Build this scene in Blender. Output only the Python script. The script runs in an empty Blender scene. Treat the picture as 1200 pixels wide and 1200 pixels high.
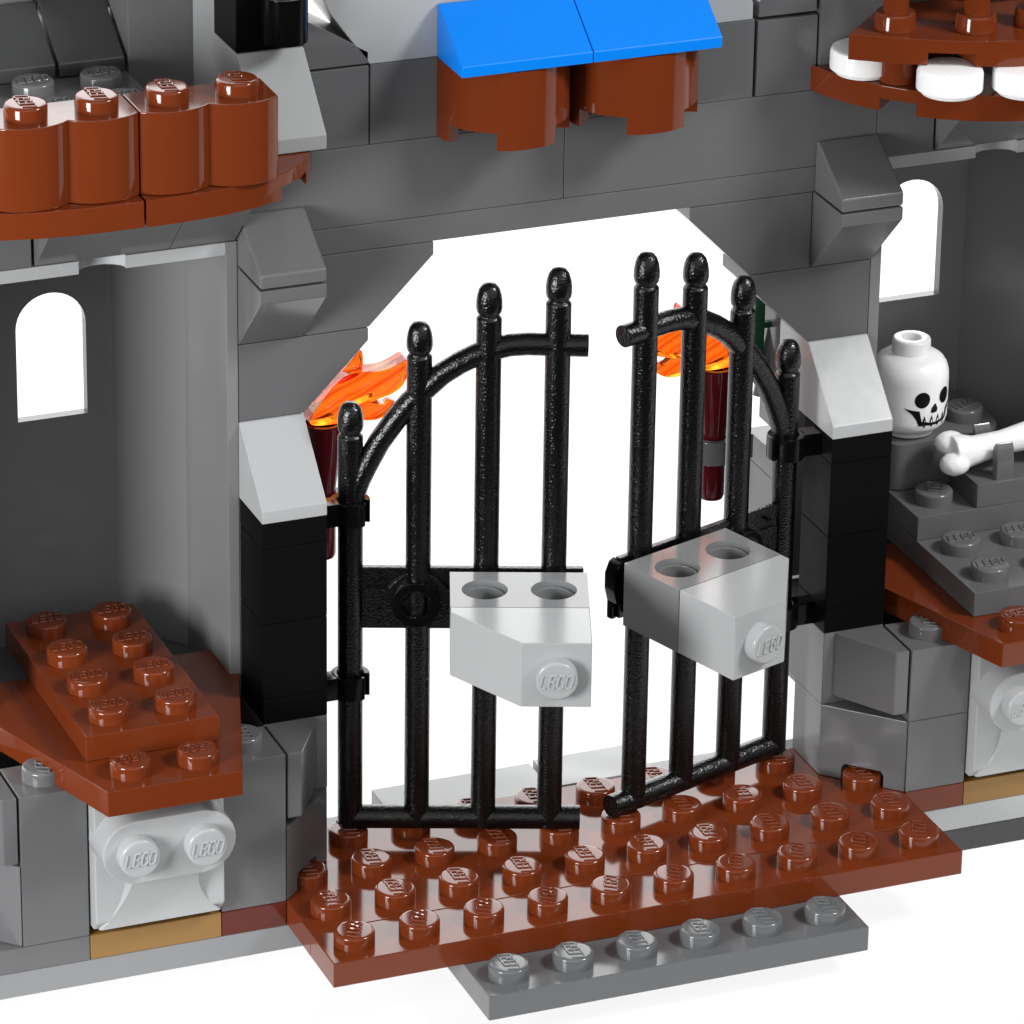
import bpy, bmesh, math, random
from mathutils import Vector, Matrix
random.seed(4)
S = bpy.context.scene
C = S.collection
S.unit_settings.system = 'METRIC'
S.unit_settings.scale_length = 0.008          # one unit is one stud pitch of the toy

# ------------------------------------------------------------------ camera
YAW, PITCH, ROLL = 0.385131, 0.422619, 0.015191
cam_d = bpy.data.cameras.new('camera')
cam = bpy.data.objects.new('camera', cam_d); C.objects.link(cam)
f_ = Vector((math.sin(YAW)*math.cos(PITCH), math.cos(YAW)*math.cos(PITCH), -math.sin(PITCH)))
r0 = Vector((math.cos(YAW), -math.sin(YAW), 0)); u0 = r0.cross(f_)
r_ = math.cos(ROLL)*r0 + math.sin(ROLL)*u0
u_ = -math.sin(ROLL)*r0 + math.cos(ROLL)*u0
m = Matrix((r_, u_, -f_)).transposed().to_4x4()
m.translation = Vector((-22.59914, -61.53835, 36.29278))
cam.matrix_world = m
cam_d.sensor_width = 36; cam_d.lens = 36*6078.46/1200
cam_d.clip_start = 1; cam_d.clip_end = 2000
S.camera = cam

# ------------------------------------------------------------------ world: a white product-photo tent, dim on the camera's side
W = bpy.data.worlds.new('World'); S.world = W; W.use_nodes = True
nt = W.node_tree; nt.nodes.clear()
def wn(t, **k):
    n = nt.nodes.new(t)
    for a, b in k.items(): setattr(n, a, b)
    return n
tc = wn('ShaderNodeTexCoord'); sp = wn('ShaderNodeSeparateXYZ'); nt.links.new(tc.outputs['Generated'], sp.inputs[0])
def ramp(src, lo, hi, a, b):
    n = wn('ShaderNodeMapRange', interpolation_type='SMOOTHSTEP')
    n.inputs['From Min'].default_value = lo; n.inputs['From Max'].default_value = hi
    n.inputs['To Min'].default_value = a; n.inputs['To Max'].default_value = b
    nt.links.new(src, n.inputs['Value']); return n.outputs[0]
def mth(op, a, b):
    n = wn('ShaderNodeMath', operation=op)
    for i, v in enumerate((a, b)):
        if isinstance(v, float): n.inputs[i].default_value = v
        else: nt.links.new(v, n.inputs[i])
    return n.outputs[0]
FRONT, BACK, TOP, LEFT, FILL = 0.05, 4.2, 0.2, 0.12, 0.95
fb = ramp(sp.outputs[1], 0.40, 0.82, 0.0, BACK)                # white backdrop behind the toy
lo = ramp(sp.outputs[2], -0.12, 0.10, 0.0, 1.0)
hi = ramp(sp.outputs[2], 0.45, 0.85, 1.0, 0.35)
tp = ramp(sp.outputs[2], 0.35, 1.0, 0.0, TOP)                  # white ceiling of the tent
lf = ramp(sp.outputs[0], -0.95, -0.45, LEFT, 0.0)
lf = mth('MULTIPLY', lf, lo)
ff = mth('MULTIPLY', ramp(sp.outputs[1], -0.85, -0.25, FILL, 0.0), ramp(sp.outputs[2], 0.0, 0.22, 0.0, 1.0))   # soft fill added from the camera side to brighten the alcoves
val = mth('ADD', mth('ADD', mth('MULTIPLY', mth('MULTIPLY', fb, lo), hi), tp), mth('ADD', mth('ADD', lf, ff), FRONT))
bg = wn('ShaderNodeBackground'); bg.inputs[0].default_value = (1, 1, 1, 1)
nt.links.new(val, bg.inputs[1])
out = wn('ShaderNodeOutputWorld'); nt.links.new(bg.outputs[0], out.inputs[0])

S.view_settings.view_transform = 'Standard'
try: S.view_settings.look = 'None'
except Exception: pass
S.view_settings.exposure = 0.0; S.view_settings.gamma = 1.0

def area(name, loc, target, size, power, col=(1, 1, 1), sy=None):
    d = bpy.data.lights.new(name, 'AREA'); d.energy = power; d.color = col
    d.shape = 'RECTANGLE'; d.size = size; d.size_y = sy or size
    o = bpy.data.objects.new(name, d); C.objects.link(o); o.location = loc
    o.rotation_euler = (Vector(target)-Vector(loc)).to_track_quat('-Z', 'Y').to_euler()
    return o
area('softbox_key', (35, -22, 41), (4, 3, 7), 11, 22500, sy=11)
area('softbox_fill', (-28, -13, 11), (-2, 4, 5), 11, 14000, sy=12)
area('added_under_table_light', (10, 60, -30), (10, 60, 0), 150, 122000, sy=140)  # last one is added beneath the table to wash out ground shadows

# ------------------------------------------------------------------ materials
def plastic(name, col, rough=0.13, bump=0.012, grain=False, sss=0.0, spec=.38):
    mt = bpy.data.materials.new(name); mt.use_nodes = True
    n = mt.node_tree; b = n.nodes['Principled BSDF']
    b.inputs['Specular IOR Level'].default_value = spec
    b.inputs['Base Color'].default_value = (*col, 1)
    b.inputs['IOR'].default_value = 1.52
    if max(col) < .02 and spec == .38: b.inputs['Specular IOR Level'].default_value = .4 if grain else .3
    if max(col) < .02 and not grain: b.inputs['Specular Tint'].default_value = (.3, .3, .3, 1)
    t = n.nodes.new('ShaderNodeTexCoord')
    nz = n.nodes.new('ShaderNodeTexNoise'); nz.inputs['Scale'].default_value = 34 if grain else 1.6
    nz.inputs['Detail'].default_value = 1 if grain else 2
    n.links.new(t.outputs['Object'], nz.inputs['Vector'])
    bp = n.nodes.new('ShaderNodeBump'); bp.inputs['Strength'].default_value = 1.0 if grain else 0.12
    bp.inputs['Distance'].default_value = 0.009 if grain else bump
    n.links.new(nz.outputs['Fac'], bp.inputs['Height']); n.links.new(bp.outputs[0], b.inputs['Normal'])
    n2 = n.nodes.new('ShaderNodeTexNoise'); n2.inputs['Scale'].default_value = 7; n2.inputs['Detail'].default_value = 6
    n.links.new(t.outputs['Object'], n2.inputs['Vector'])
    mr = n.nodes.new('ShaderNodeMapRange'); mr.inputs['To Min'].default_value = rough*0.75; mr.inputs['To Max'].default_value = rough*1.35
    n.links.new(n2.outputs['Fac'], mr.inputs['Value']); n.links.new(mr.outputs[0], b.inputs['Roughness'])
    if sss:
        b.inputs['Subsurface Weight'].default_value = sss; b.inputs['Subsurface Scale'].default_value = 0.15
        b.inputs['Subsurface Radius'].default_value = (1, 1, 1)
    return mt
M = dict(
    dark=plastic('dark_grey_plastic', (.112, .113, .116), .15),
    light=plastic('light_grey_plastic', (.355, .363, .368), .2),
    mid=plastic('mid_grey_plastic', (.205, .21, .214), .16),
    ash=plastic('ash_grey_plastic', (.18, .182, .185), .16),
    stone=plastic('stone_grey_plastic', (.112, .115, .119), .12),
    brown=plastic('reddish_brown_plastic', (.132, .0240, .0058), .10, .004),
    darkred=plastic('dark_red_plastic', (.085, .011, .006), .12),
    cup=plastic('maroon_plastic', (.075, .004, .008), .08),
    charcoal=plastic('charcoal_plastic', (.045, .046, .047), .2),
    tan=plastic('tan_plastic', (.225, .122, .032), .2),
    blue=plastic('blue_plastic', (.0, .18, .70), .3, spec=.3),
    black=plastic('black_plastic', (.0025, .0025, .0027), .12),
    satin=plastic('black_satin_plastic', (.0045, .0045, .0048), .35, spec=.02),
    iron=plastic('grained_black_plastic', (.002, .002, .0021), .2, grain=True),
    white=plastic('white_plastic', (.88, .88, .875), .25, sss=.2),
    ink=plastic('black_print', (.006, .006, .006), .3),
    green=plastic('dark_green_plastic', (.004, .05, .022), .2),
    table=plastic('white_table_top', (.88, .88, .88), .6),
)
tb = M['table'].node_tree                                   # table top made translucent so the added light below whitens its shadows
_p = tb.nodes['Principled BSDF']; _o = tb.nodes['Material Output']
_t = tb.nodes.new('ShaderNodeBsdfTranslucent'); _t.inputs[0].default_value = (.9, .9, .9, 1)
_m = tb.nodes.new('ShaderNodeMixShader'); _m.inputs[0].default_value = .82
tb.links.new(_p.outputs[0], _m.inputs[1]); tb.links.new(_t.outputs[0], _m.inputs[2]); tb.links.new(_m.outputs[0], _o.inputs[0])
def clear(name, col, tint, rough=.03):
    mt = bpy.data.materials.new(name); mt.use_nodes = True
    b = mt.node_tree.nodes['Principled BSDF']
    b.inputs['Base Color'].default_value = (*col, 1); b.inputs['Transmission Weight'].default_value = tint
    b.inputs['Roughness'].default_value = rough; b.inputs['IOR'].default_value = 1.3
    return mt
M['smoke'] = clear('smoky_clear_plastic', (.28, .29, .31), .85)
fl = bpy.data.materials.new('clear_flame_plastic'); fl.use_nodes = True
n = fl.node_tree; b = n.nodes['Principled BSDF']
tcn = n.nodes.new('ShaderNodeTexCoord'); mp = n.nodes.new('ShaderNodeMapping'); mp.inputs['Rotation'].default_value = (0, .45, 0)
wv = n.nodes.new('ShaderNodeTexWave'); wv.bands_direction = 'Z'; wv.inputs['Scale'].default_value = 1.3; wv.inputs['Distortion'].default_value = 2.2
wv.inputs['Detail'].default_value = 1.5
cr = n.nodes.new('ShaderNodeValToRGB')
cr.color_ramp.elements[0].color = (.93, .085, .004, 1); cr.color_ramp.elements[1].color = (1, .32, .018, 1)
cr.color_ramp.elements[0].position = .35; cr.color_ramp.elements[1].position = .9
n.links.new(tcn.outputs['Object'], mp.inputs[0]); n.links.new(mp.outputs[0], wv.inputs['Vector'])
n.links.new(wv.outputs['Fac'], cr.inputs[0]); n.links.new(cr.outputs[0], b.inputs['Base Color'])
b.inputs['Transmission Weight'].default_value = .86; b.inputs['Roughness'].default_value = .06; b.inputs['IOR'].default_value = 1.35
bpn = n.nodes.new('ShaderNodeBump'); bpn.inputs['Strength'].default_value = .45; bpn.inputs['Distance'].default_value = .06
n.links.new(wv.outputs['Fac'], bpn.inputs['Height']); n.links.new(bpn.outputs[0], b.inputs['Normal'])
M['flame'] = fl

# ------------------------------------------------------------------ mesh helpers
def finish(bm, name, mat, parent=None, origin=None, bev=.016, segs=2, smooth=33):
    """bm in world coordinates -> ONE object, its origin moved to origin / its parent"""
    bmesh.ops.remove_doubles(bm, verts=bm.verts, dist=1e-5)
    bmesh.ops.recalc_face_normals(bm, faces=bm.faces)
    if bev:
        ed = [e for e in bm.edges if len(e.link_faces) == 2 and e.calc_face_angle(0) > math.radians(38)]
        if ed:
            bmesh.ops.bevel(bm, geom=ed, offset=bev, segments=segs, profile=.5, affect='EDGES', clamp_overlap=True)
    if parent is not None: o0 = Vector(parent['_w'])
    elif origin is not None: o0 = Vector(origin)
    else:
        xs = [v.co for v in bm.verts]
        o0 = Vector(((min(v.x for v in xs)+max(v.x for v in xs))/2, (min(v.y for v in xs)+max(v.y for v in xs))/2, min(v.z for v in xs)))
    bmesh.ops.translate(bm, verts=bm.verts, vec=-o0)
    me = bpy.data.meshes.new(name); bm.to_mesh(me); bm.free()
    for p in me.polygons: p.use_smooth = True
    me.set_sharp_from_angle(angle=math.radians(smooth))
    me.materials.append(M[mat])
    o = bpy.data.objects.new(name, me); C.objects.link(o)
    w = o.modifiers.new('weighted_normals', 'WEIGHTED_NORMAL'); w.keep_sharp = True
    o['_w'] = list(o0)
    if parent is not None: o.parent = parent
    else: o.location = o0
    return o
def cut(o, cutter_bm):
    """carve a solid out of o for good (the cutter is removed again)"""
    bmesh.ops.recalc_face_normals(cutter_bm, faces=cutter_bm.faces)
    bmesh.ops.translate(cutter_bm, verts=cutter_bm.verts, vec=-Vector(o['_w']))
    cm = bpy.data.meshes.new('cutter'); cutter_bm.to_mesh(cm); cutter_bm.free()
    co = bpy.data.objects.new('cutter', cm); C.objects.link(co)
    wn_ = o.modifiers.get('weighted_normals')
    if wn_: o.modifiers.remove(wn_)
    if o.parent is None: co.location = o.location
    else: co.parent = o.parent
    bo = o.modifiers.new('cut', 'BOOLEAN'); bo.operation = 'DIFFERENCE'; bo.solver = 'EXACT'; bo.object = co
    bpy.context.view_layer.update()
    dg = bpy.context.evaluated_depsgraph_get()
    me = bpy.data.meshes.new_from_object(o.evaluated_get(dg))
    o.modifiers.clear(); old = o.data; me.name = old.name; o.data = me
    bpy.data.objects.remove(co); bpy.data.meshes.remove(cm)
    for p in me.polygons: p.use_smooth = True
    me.set_sharp_from_angle(angle=math.radians(33))
    w = o.modifiers.new('weighted_normals', 'WEIGHTED_NORMAL'); w.keep_sharp = True
    return o
def thing(name, label, cat, loc, group=None):
    o = bpy.data.objects.new(name, None); C.objects.link(o); o.location = loc; o.empty_display_size = .2
    o['_w'] = list(loc); o['label'] = label; o['category'] = cat
    if group: o['group'] = group
    return o
def tag(o, label, cat, group=None):
    o['label'] = label; o['category'] = cat
    if group: o['group'] = group
    return o
def prism(bm, poly, z0, z1, xf=lambda p: p):
    """poly: list of (x,y) -> solid between z0 and z1"""
    a = [bm.verts.new(xf((x, y, z0))) for x, y in poly]
    b_ = [bm.verts.new(xf((x, y, z1))) for x, y in poly]
    k = len(poly)
    bm.faces.new(a); bm.faces.new(b_)
    for i in range(k): bm.faces.new((a[i], a[(i+1) % k], b_[(i+1) % k], b_[i]))
    return bm
G = .004
def box(x0, x1, y0, y1, z0, z1, g=G, bm=None, xf=lambda p: p):
    return prism(bm or bmesh.new(), [(x0+g, y0+g), (x1-g, y0+g), (x1-g, y1-g), (x0+g, y1-g)], z0+g*.5, z1-g*.5, xf)
def side_yz(poly, x0, x1, bm=None, g=G):
    """profile in (y,z) pulled along x"""
    return prism(bm or bmesh.new(), poly, x0+g, x1-g, lambda p: (p[2], p[0], p[1]))
def side_xz(poly, y0, y1, bm=None, g=G):
    return prism(bm or bmesh.new(), poly, y0+g, y1-g, lambda p: (p[0], p[2], p[1]))
def lathe(bm, prof, c, seg=40, xf=None, a0=0, a1=360, cap=True):
    """prof: list of (r,z); about vertical axis at c=(x,y)"""
    full = abs(a1-a0) >= 360
    k = seg if full else seg+1
    rings = []
    for r, z in prof:
        if r < 1e-6:
            v = bm.verts.new((c[0], c[1], z)); rings.append([v]); continue
        ring = []
        for i in range(k):
            a = math.radians(a0+(a1-a0)*i/seg)
            ring.append(bm.verts.new((c[0]+r*math.cos(a), c[1]+r*math.sin(a), z)))
        rings.append(ring)
    for A, B in zip(rings[:-1], rings[1:]):
        for i in range(k if full else k-1):
            j = (i+1) % k
            if len(A) == 1 and len(B) == 1: continue
            if len(A) == 1: bm.faces.new((A[0], B[j], B[i]))
            elif len(B) == 1: bm.faces.new((A[i], A[j], B[0]))
            else: bm.faces.new((A[i], A[j], B[j], B[i]))
    if cap and full:
        if len(rings[0]) > 1: bm.faces.new(rings[0])
        if len(rings[-1]) > 1: bm.faces.new(rings[-1])
    return bm
def tube(bm, pts, rad, seg=14, cap=True):
    pts = [Vector(p) for p in pts]; rings = []
    ref = Vector((0, 0, 1)); d0 = (pts[1]-pts[0]).normalized()
    if abs(d0.z) > .9: ref = Vector((0, 1, 0))
    nrm = d0.cross(ref).normalized()
    for i, p in enumerate(pts):
        d = ((pts[min(i+1, len(pts)-1)]-pts[max(i-1, 0)])).normalized()
        nrm = (nrm-d*nrm.dot(d)).normalized(); bn = d.cross(nrm)
        rr = rad[i] if isinstance(rad, (list, tuple)) else rad
        rings.append([bm.verts.new(p+rr*(math.cos(2*math.pi*k/seg)*nrm+math.sin(2*math.pi*k/seg)*bn)) for k in range(seg)])
    for A, B in zip(rings[:-1], rings[1:]):
        for k in range(seg): bm.faces.new((A[k], A[(k+1) % seg], B[(k+1) % seg], B[k]))
    if cap: bm.faces.new(rings[0]); bm.faces.new(rings[-1])
    return bm
def ring(bm, c, ri, ro, z0, z1, a0=0, a1=360, seg=40, xf=lambda p: p):
    full = abs(a1-a0) >= 360; k = seg if full else seg+1
    q = []
    for i in range(k):
        a = math.radians(a0+(a1-a0)*i/seg); cs, sn = math.cos(a), math.sin(a)
        q.append([bm.verts.new(xf((c[0]+r*cs, c[1]+r*sn, z))) for r, z in ((ri, z0), (ro, z0), (ro, z1), (ri, z1))])
    for i in range(k if full else k-1):
        A, B = q[i], q[(i+1) % k]
        for t in range(4): bm.faces.new((A[t], A[(t+1) % 4], B[(t+1) % 4], B[t]))
    if not full: bm.faces.new(q[0]); bm.faces.new(q[-1])
    return bm
def arc(cx, cy, r, a0, a1, n):
    return [(cx+r*math.cos(math.radians(a0+(a1-a0)*i/n)), cy+r*math.sin(math.radians(a0+(a1-a0)*i/n))) for i in range(n+1)]

# ------------------------------------------------------------------ studs with the raised lettering
LET = {
 'L': [[(0, 1), (0, 0), (.62, 0)]],
 'E': [[(.68, 1), (0, 1), (0, 0), (.68, 0)], [(0, .52), (.55, .52)]],
 'G': [[(.7, .84), (.55, 1), (.15, 1), (0, .84), (0, .16), (.15, 0), (.55, 0), (.7, .16), (.7, .48), (.4, .48)]],
 'O': [[(.15, 1), (.55, 1), (.7, .84), (.7, .16), (.55, 0), (.15, 0), (0, .16), (0, .84), (.15, 1)]],
}
def stud_mesh(mat):
    bm = bmesh.new(); r = .3; h = .21
    lathe(bm, [(r, -.01), (r, h-.04), (r-.006, h-.022), (r-.018, h-.008), (r-.036, h-.001), (r-.06, h), (0, h)], (0, 0), 36, cap=False)
    x = -.215; hs = .19; ws = .125
    for ch in 'LEGO':
        for st in LET[ch]:
            pts = []
            for (a, b2) in st:
                px = x+a*ws; py = (b2-.5)*hs; pts.append((px+.22*py, py, h+.005))
            # subdivide the strokes a little so that the corners stay crisp
            full = []
            for A, B in zip(pts[:-1], pts[1:]): full += [A, tuple((A[i]*.5+B[i]*.5) for i in range(3))]
            full.append(pts[-1]); tube(bm, full, .0165, 6)
        x += .117
    me = bpy.data.meshes.new('stud'); bm.to_mesh(me); bm.free()
    for p in me.polygons: p.use_smooth = True
    me.set_sharp_from_angle(angle=math.radians(40)); me.materials.append(M[mat])
    return me
SM = {}
def stud(parent, x, y, z, mat, rot=0, mtx=None):
    if mat not in SM: SM[mat] = stud_mesh(mat)
    o = bpy.data.objects.new('stud', SM[mat]); C.objects.link(o); o.parent = parent
    if mtx is not None: o.matrix_local = mtx
    else:
        o.location = Vector((x, y, z))-Vector(parent['_w']); o.rotation_euler = (0, 0, math.radians(rot))
    return o
def brick(label, mat, x0, x1, y0, y1, z0, z1, studs=(), rot=0, name='brick', cat=None, group=None, bm=None, part='body', bev=.016):
    """a box (or a given solid) with studs on top"""
    cat = cat or name.split('_')[-1]
    if bm is None: bm = box(x0, x1, y0, y1, z0, z1)
    if not studs: return tag(finish(bm, name, mat, bev=bev), label, cat, group)
    t = thing(name, label, cat, ((x0+x1)/2, (y0+y1)/2, z0), group)
    finish(bm, part, mat, t, bev=bev)
    for (x, y) in studs: stud(t, x, y, z1, mat, rot)
    return t

# ================================================================== the table
g_ = bmesh.new()
g_.faces.new([g_.verts.new(p) for p in ((-45, 13.2, -1.212), (40, -18.0, -1.212), (175, 350, -1.212), (-140, 420, -1.212))])
o = finish(g_, 'ground', 'table', bev=0); o['kind'] = 'structure'; o['label'] = 'plain white studio table top under the toy castle'

# ================================================================== base plates
brick('long light grey base plate under the left tower, lowest layer at the lower left', 'mid', -11.5, 3.5, 1.5, 4.5, -.8, -.4, name='base_plate', cat='plate')
brick('light grey base plate under the right tower, lying on the charcoal plate', 'light', 4.6, 16.5, 1.5, 4.5, -.8, -.4, name='base_plate', cat='plate')
brick('charcoal plate lowest of all, under the right end of the castle', 'charcoal', 6.5, 16.5, 1.5, 4.5, -1.2, -.8, name='base_plate', cat='plate')
brick('short light grey plate set back under the left base plate', 'light', -11, 3, 3.2, 4.4, -1.2, -.8, name='support_plate', cat='plate')
brick('dark grey plate at the lower left corner, left of the tan plate', 'dark', -7.5, -3.5, 1.5, 3.5, -.4, 0, name='plate')
brick('tan plate under the left light grey curved brick', 'tan', -3.5, -1.5, 1.5, 3.5, -.4, 0, name='plate')
brick('dark red plate between the left tan plate and the brown platform', 'darkred', -1.5, -.5, 1.5, 3.5, -.4, 0, name='plate')
brick('brown plate end right of the platform, under the dark grey bricks', 'brown', 9.5, 10.5, 1.5, 3.5, -.4, 0, name='plate')
brick('tan plate under the right light grey curved brick', 'tan', 10.5, 12.5, 1.5, 3.5, -.4, 0, name='plate')
brick('dark grey plate right of the right tan plate', 'dark', 12.5, 15.5, 1.5, 3.5, -.4, 0, name='plate')
# light grey slabs seen through the gate
brick('flat light grey plate behind the platform, seen under the left gate', 'light', 1.9, 4.5, 3.5, 4.45, -.4, -.02, name='tile_plate', cat='plate')
brick('flat light grey plate behind the platform, seen between the two gates', 'light', 4.55, 6.2, 3.5, 4.45, -.4, .02, name='tile_plate', cat='plate')

# brown platform
brick('wide brown plate of the platform with three rows of studs, below the gates', 'brown', -.5, 9.5, .5, 3.5, -.4, 0,
      [(x, y) for y in (1, 2) for x in range(10)]+[(x, 3) for x in range(1, 9)], rot=90, name='platform_plate', cat='plate')
brick('narrow brown front plate of the platform with one row of studs', 'brown', -.5, 9.5, -.5, .5, -.4, 0,
      [(x, 0) for x in range(10)], rot=66, name='platform_plate', cat='plate')
brick('grey plate with six studs in front of the brown platform, step nearest the viewer', 'stone', 1.5, 7.5, -1.5, .5, -.8, -.4,
      [(x, -1) for x in range(2, 8)], rot=90, name='step_plate', cat='plate')

# ================================================================== tower footings (left, right)
def facet(label, x_in, sgn, z0, z1, notch=True):
    """brick with a corner cut at 45 degrees in plan; x_in = outer face, sgn = +1 towards the gate on the left side"""
    def P(a, b2): return (x_in+sgn*a, b2)
    top = [P(0, 1.5), P(1, 2.5), P(1, 3.5), P(0, 3.5)]
    bm = bmesh.new()
    if not notch:
        prism(bm, [P(0+.01, 1.51), P(1-.01, 2.51), P(1-.01, 3.49), P(.01, 3.49)], z0+.004, z1-.004)
        return tag(finish(bm, 'facet_brick', 'dark'), label, 'brick')
    prism(bm, [P(.01, 1.51), P(.99, 2.51), P(.99, 3.49), P(.01, 3.49)], z0+.004, z1-.004)
    o = tag(finish(bm, 'facet_brick', 'dark', bev=.014), label, 'brick')
    c = bmesh.new()
    lathe(c, [(.345, z0-.1), (.345, z0+.2), (.30, z0+.275)], (x_in+sgn*.5, 2.0), 32)
    return cut(o, c)
def rock(label, xo, sgn):
    """upper block with the long slanted face"""
    def P(a, b2): return (xo+sgn*a, b2)
    bm = bmesh.new()
    prism(bm, [P(.03, 1.52), P(.25, 1.52), P(.80, 2.42), P(.80, 2.6), P(.03, 2.6)], 1.34, 2.396)
    # sloped underside towards the back
    for v in bm.verts:
        if v.co.z < 1.5 and v.co.y > 2.3: v.co.z -= 0.0
    return tag(finish(bm, 'rock_brick', 'dark', bev=.025), label, 'brick')
facet('dark grey corner cut brick left of the platform, lowest one beside a brown stud', -.5, 1, 0, 1.2)
facet('dark grey corner cut brick right of the platform, lowest one beside a brown stud', 9.5, -1, 0, 1.2)
facet('dark grey corner cut brick at the left edge, on the dark grey plate', -4.5, -1, 0, 1.3, notch=False)
rock('dark grey block with slanted side under the left black post', -.5, 1)
rock('dark grey block with slanted side under the right black post', 9.5, -1)
rock('grey block with slanted side cut by the left edge of the picture', -4.5, -1)
brick('dark grey brick under the left black post, behind the slanted block', 'dark', -.5, .5, 2.5, 4.5, 1.2, 2.4)
brick('dark grey brick under the right black post, behind the slanted block', 'dark', 8.5, 9.5, 2.5, 4.5, 1.2, 2.4)
brick('tall dark grey brick with one stud, between the left curved brick and the platform', 'dark', -1.5, -.5, 1.5, 2.5, 0, 2.4, [(-1, 2)], rot=90)
brick('tall dark grey brick with one stud at the far left, left of the curved brick', 'dark', -4.5, -3.5, 1.5, 2.5, 0, 2.4, [(-4, 2)], rot=75)
brick('dark grey brick behind the far left tall brick, with one stud', 'mid', -5.5, -4.5, 2.5, 3.5, 1.3, 2.4, [(-5, 3)])
brick('dark grey brick on the brown plate end right of the platform, lower of two', 'dark', 9.5, 10.5, 1.5, 2.5, 0, 1.2)
brick('dark grey brick with one stud right of the platform, upper of two', 'dark', 9.5, 10.5, 1.5, 2.5, 1.2, 2.4, [(10, 2)], rot=75)
brick('dark grey brick right of the right curved brick', 'dark', 12.5, 14.5, 1.5, 3.5, 0, 2.4)
brick('dark grey wall brick low behind the left tower front', 'dark', -4.5, -.5, 3.5, 6.4, 0, 2.4)
brick('dark grey wall brick low behind the right tower front', 'dark', 9.5, 13.5, 3.5, 6.4, 0, 2.4)

def nostril(dx, label):
    t = thing('curved_brick', label, 'brick', (-2.5+dx, 1.5, .1))
    bm = bmesh.new()
    x0, x1 = -3.48, -1.52
    side_yz([(1.27, .30), (1.42, .13), (1.6, .13), (2.28, .5), (2.28, 2.36), (1.33, 2.36), (1.27, 2.28)], x0+dx, x1+dx, bm)
    finish(bm, 'body', 'light', t, bev=.03)
    # the pill-shaped snout
    bm = bmesh.new()
    cx, cz, r = -2.5+dx, 1.60, .5
    pill = arc(cx+.5, cz, r, -90, 90, 14)+arc(cx-.5, cz, r, 90, 270, 14)
    side_xz(pill, .80, 1.5, bm, g=0)
    finish(bm, 'snout', 'light', t, bev=.035)
    # curved chin sweeping down and back
    bm = bmesh.new(); rows = []
    for i in range(13):
        s = i/12; z = 1.45-1.27*s
        y = .81+.47*math.sin(s*math.pi/2)**1.25
        hw = .50+.42*(s**3.2)
        rows.append((z, y, hw))
    vs = []
    for z, y, hw in rows:
        hw2 = hw
        vs.append([bm.verts.new((cx+a*hw2, yy, z)) for a, yy in ((-1, 1.34), (-1, y+.03), (-1+.03, y), (1-.03, y), (1, y+.03), (1, 1.34))])
    for A, B in zip(vs[:-1], vs[1:]):
        for k in range(5): bm.faces.new((A[k], A[k+1], B[k+1], B[k]))
        bm.faces.new((A[5], A[0], B[0], B[5]))
    bm.faces.new(vs[0]); bm.faces.new(vs[-1])
    finish(bm, 'chin', 'light', t, bev=0, smooth=36)
    for sx in (-.5, .5):
        mm = Matrix.Rotation(math.radians(90), 4, 'X')
        mm.translation = Vector((cx+sx, .805, cz))-Vector(t['_w'])
        stud(t, 0, 0, 0, 'light', mtx=mm)
nostril(0, 'light grey curved brick with two forward studs, under the left brown wedge plate')
nostril(14, 'light grey curved brick with forward studs, under the right brown wedge plate')

# ================================================================== floors of the towers
def wedge(dx, label):
    pl = [(-3.5+dx, .5), (-1.5+dx, .5), (-.5+dx-.02, 3.5), (-.5+dx-.02, 4.4), (-4.5+dx, 4.4), (-4.5+dx, 3.5)]
    bm = prism(bmesh.new(), pl, 2.404, 2.797)
    brick(label, 'brown', -4.5+dx, -.5+dx, .5, 4.4, 2.4, 2.8, [(-3+dx, 1), (-2+dx, 1)], rot=180 if dx == 0 else 180, name='wedge_plate', cat='plate', bm=bm)
wedge(0, 'brown wedge plate under the left brown plate, over the curved brick')
wedge(14, 'brown wedge plate under the grey plates of the right tower')
brick('brown plate with eight studs on the floor of the left tower', 'brown', -3.5, -1.5, 1.5, 5.5, 2.8, 3.2,
      [(x, y) for x in (-3, -2) for y in (2, 3, 4, 5)], name='plate')
brick('grey plate with studs on the floor of the right tower, lowest of the grey stack', 'dark', 10.5, 14.5, 1.5, 5.5, 2.8, 3.2,
      [(x, y) for x in (11, 12, 13) for y in (2, 3)], name='plate')
brick('grey plate one step up in the right tower, with a stud below the bone', 'dark', 10.5, 14.5, 3.5, 6, 3.2, 3.6, [(11, 4)], rot=70, name='plate')
# clip plate under the bone
t = thing('clip_plate', 'small grey plate with upright clips holding the bone', 'plate', (12.5, 4, 3.6))
finish(box(11.5, 13.5, 3.5, 4.5, 3.6, 4.0), 'body', 'dark', t)
for yy, s in ((3.55, 1), (4.33, -1)):
    bm = bmesh.new()
    side_yz([(yy, 3.98), (yy+.16, 3.98), (yy+.16+.02*s, 4.3), (yy+.14+.03*s, 4.5), (yy+.09, 4.6), (yy+.02, 4.5), (yy, 4.3)], 11.84, 12.14, bm)
    finish(bm, 'clip', 'dark', t, bev=.02)
# round block carrying the skull
t = thing('round_brick', 'dark grey round cornered brick in the right tower, under the skull head', 'brick', (11.5, 5.5, 3.6))
pl = arc(10.72, 4.72, .22, 180, 270, 5)+arc(12.0, 5.0, .5, -90, 0, 8)+[(12.5, 6.2), (10.5, 6.2)]
finish(prism(bmesh.new(), pl, 3.604, 4.396), 'body', 'dark', t, bev=.03)
stud(t, 12.05, 5.15, 4.396, 'dark', 20)

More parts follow.
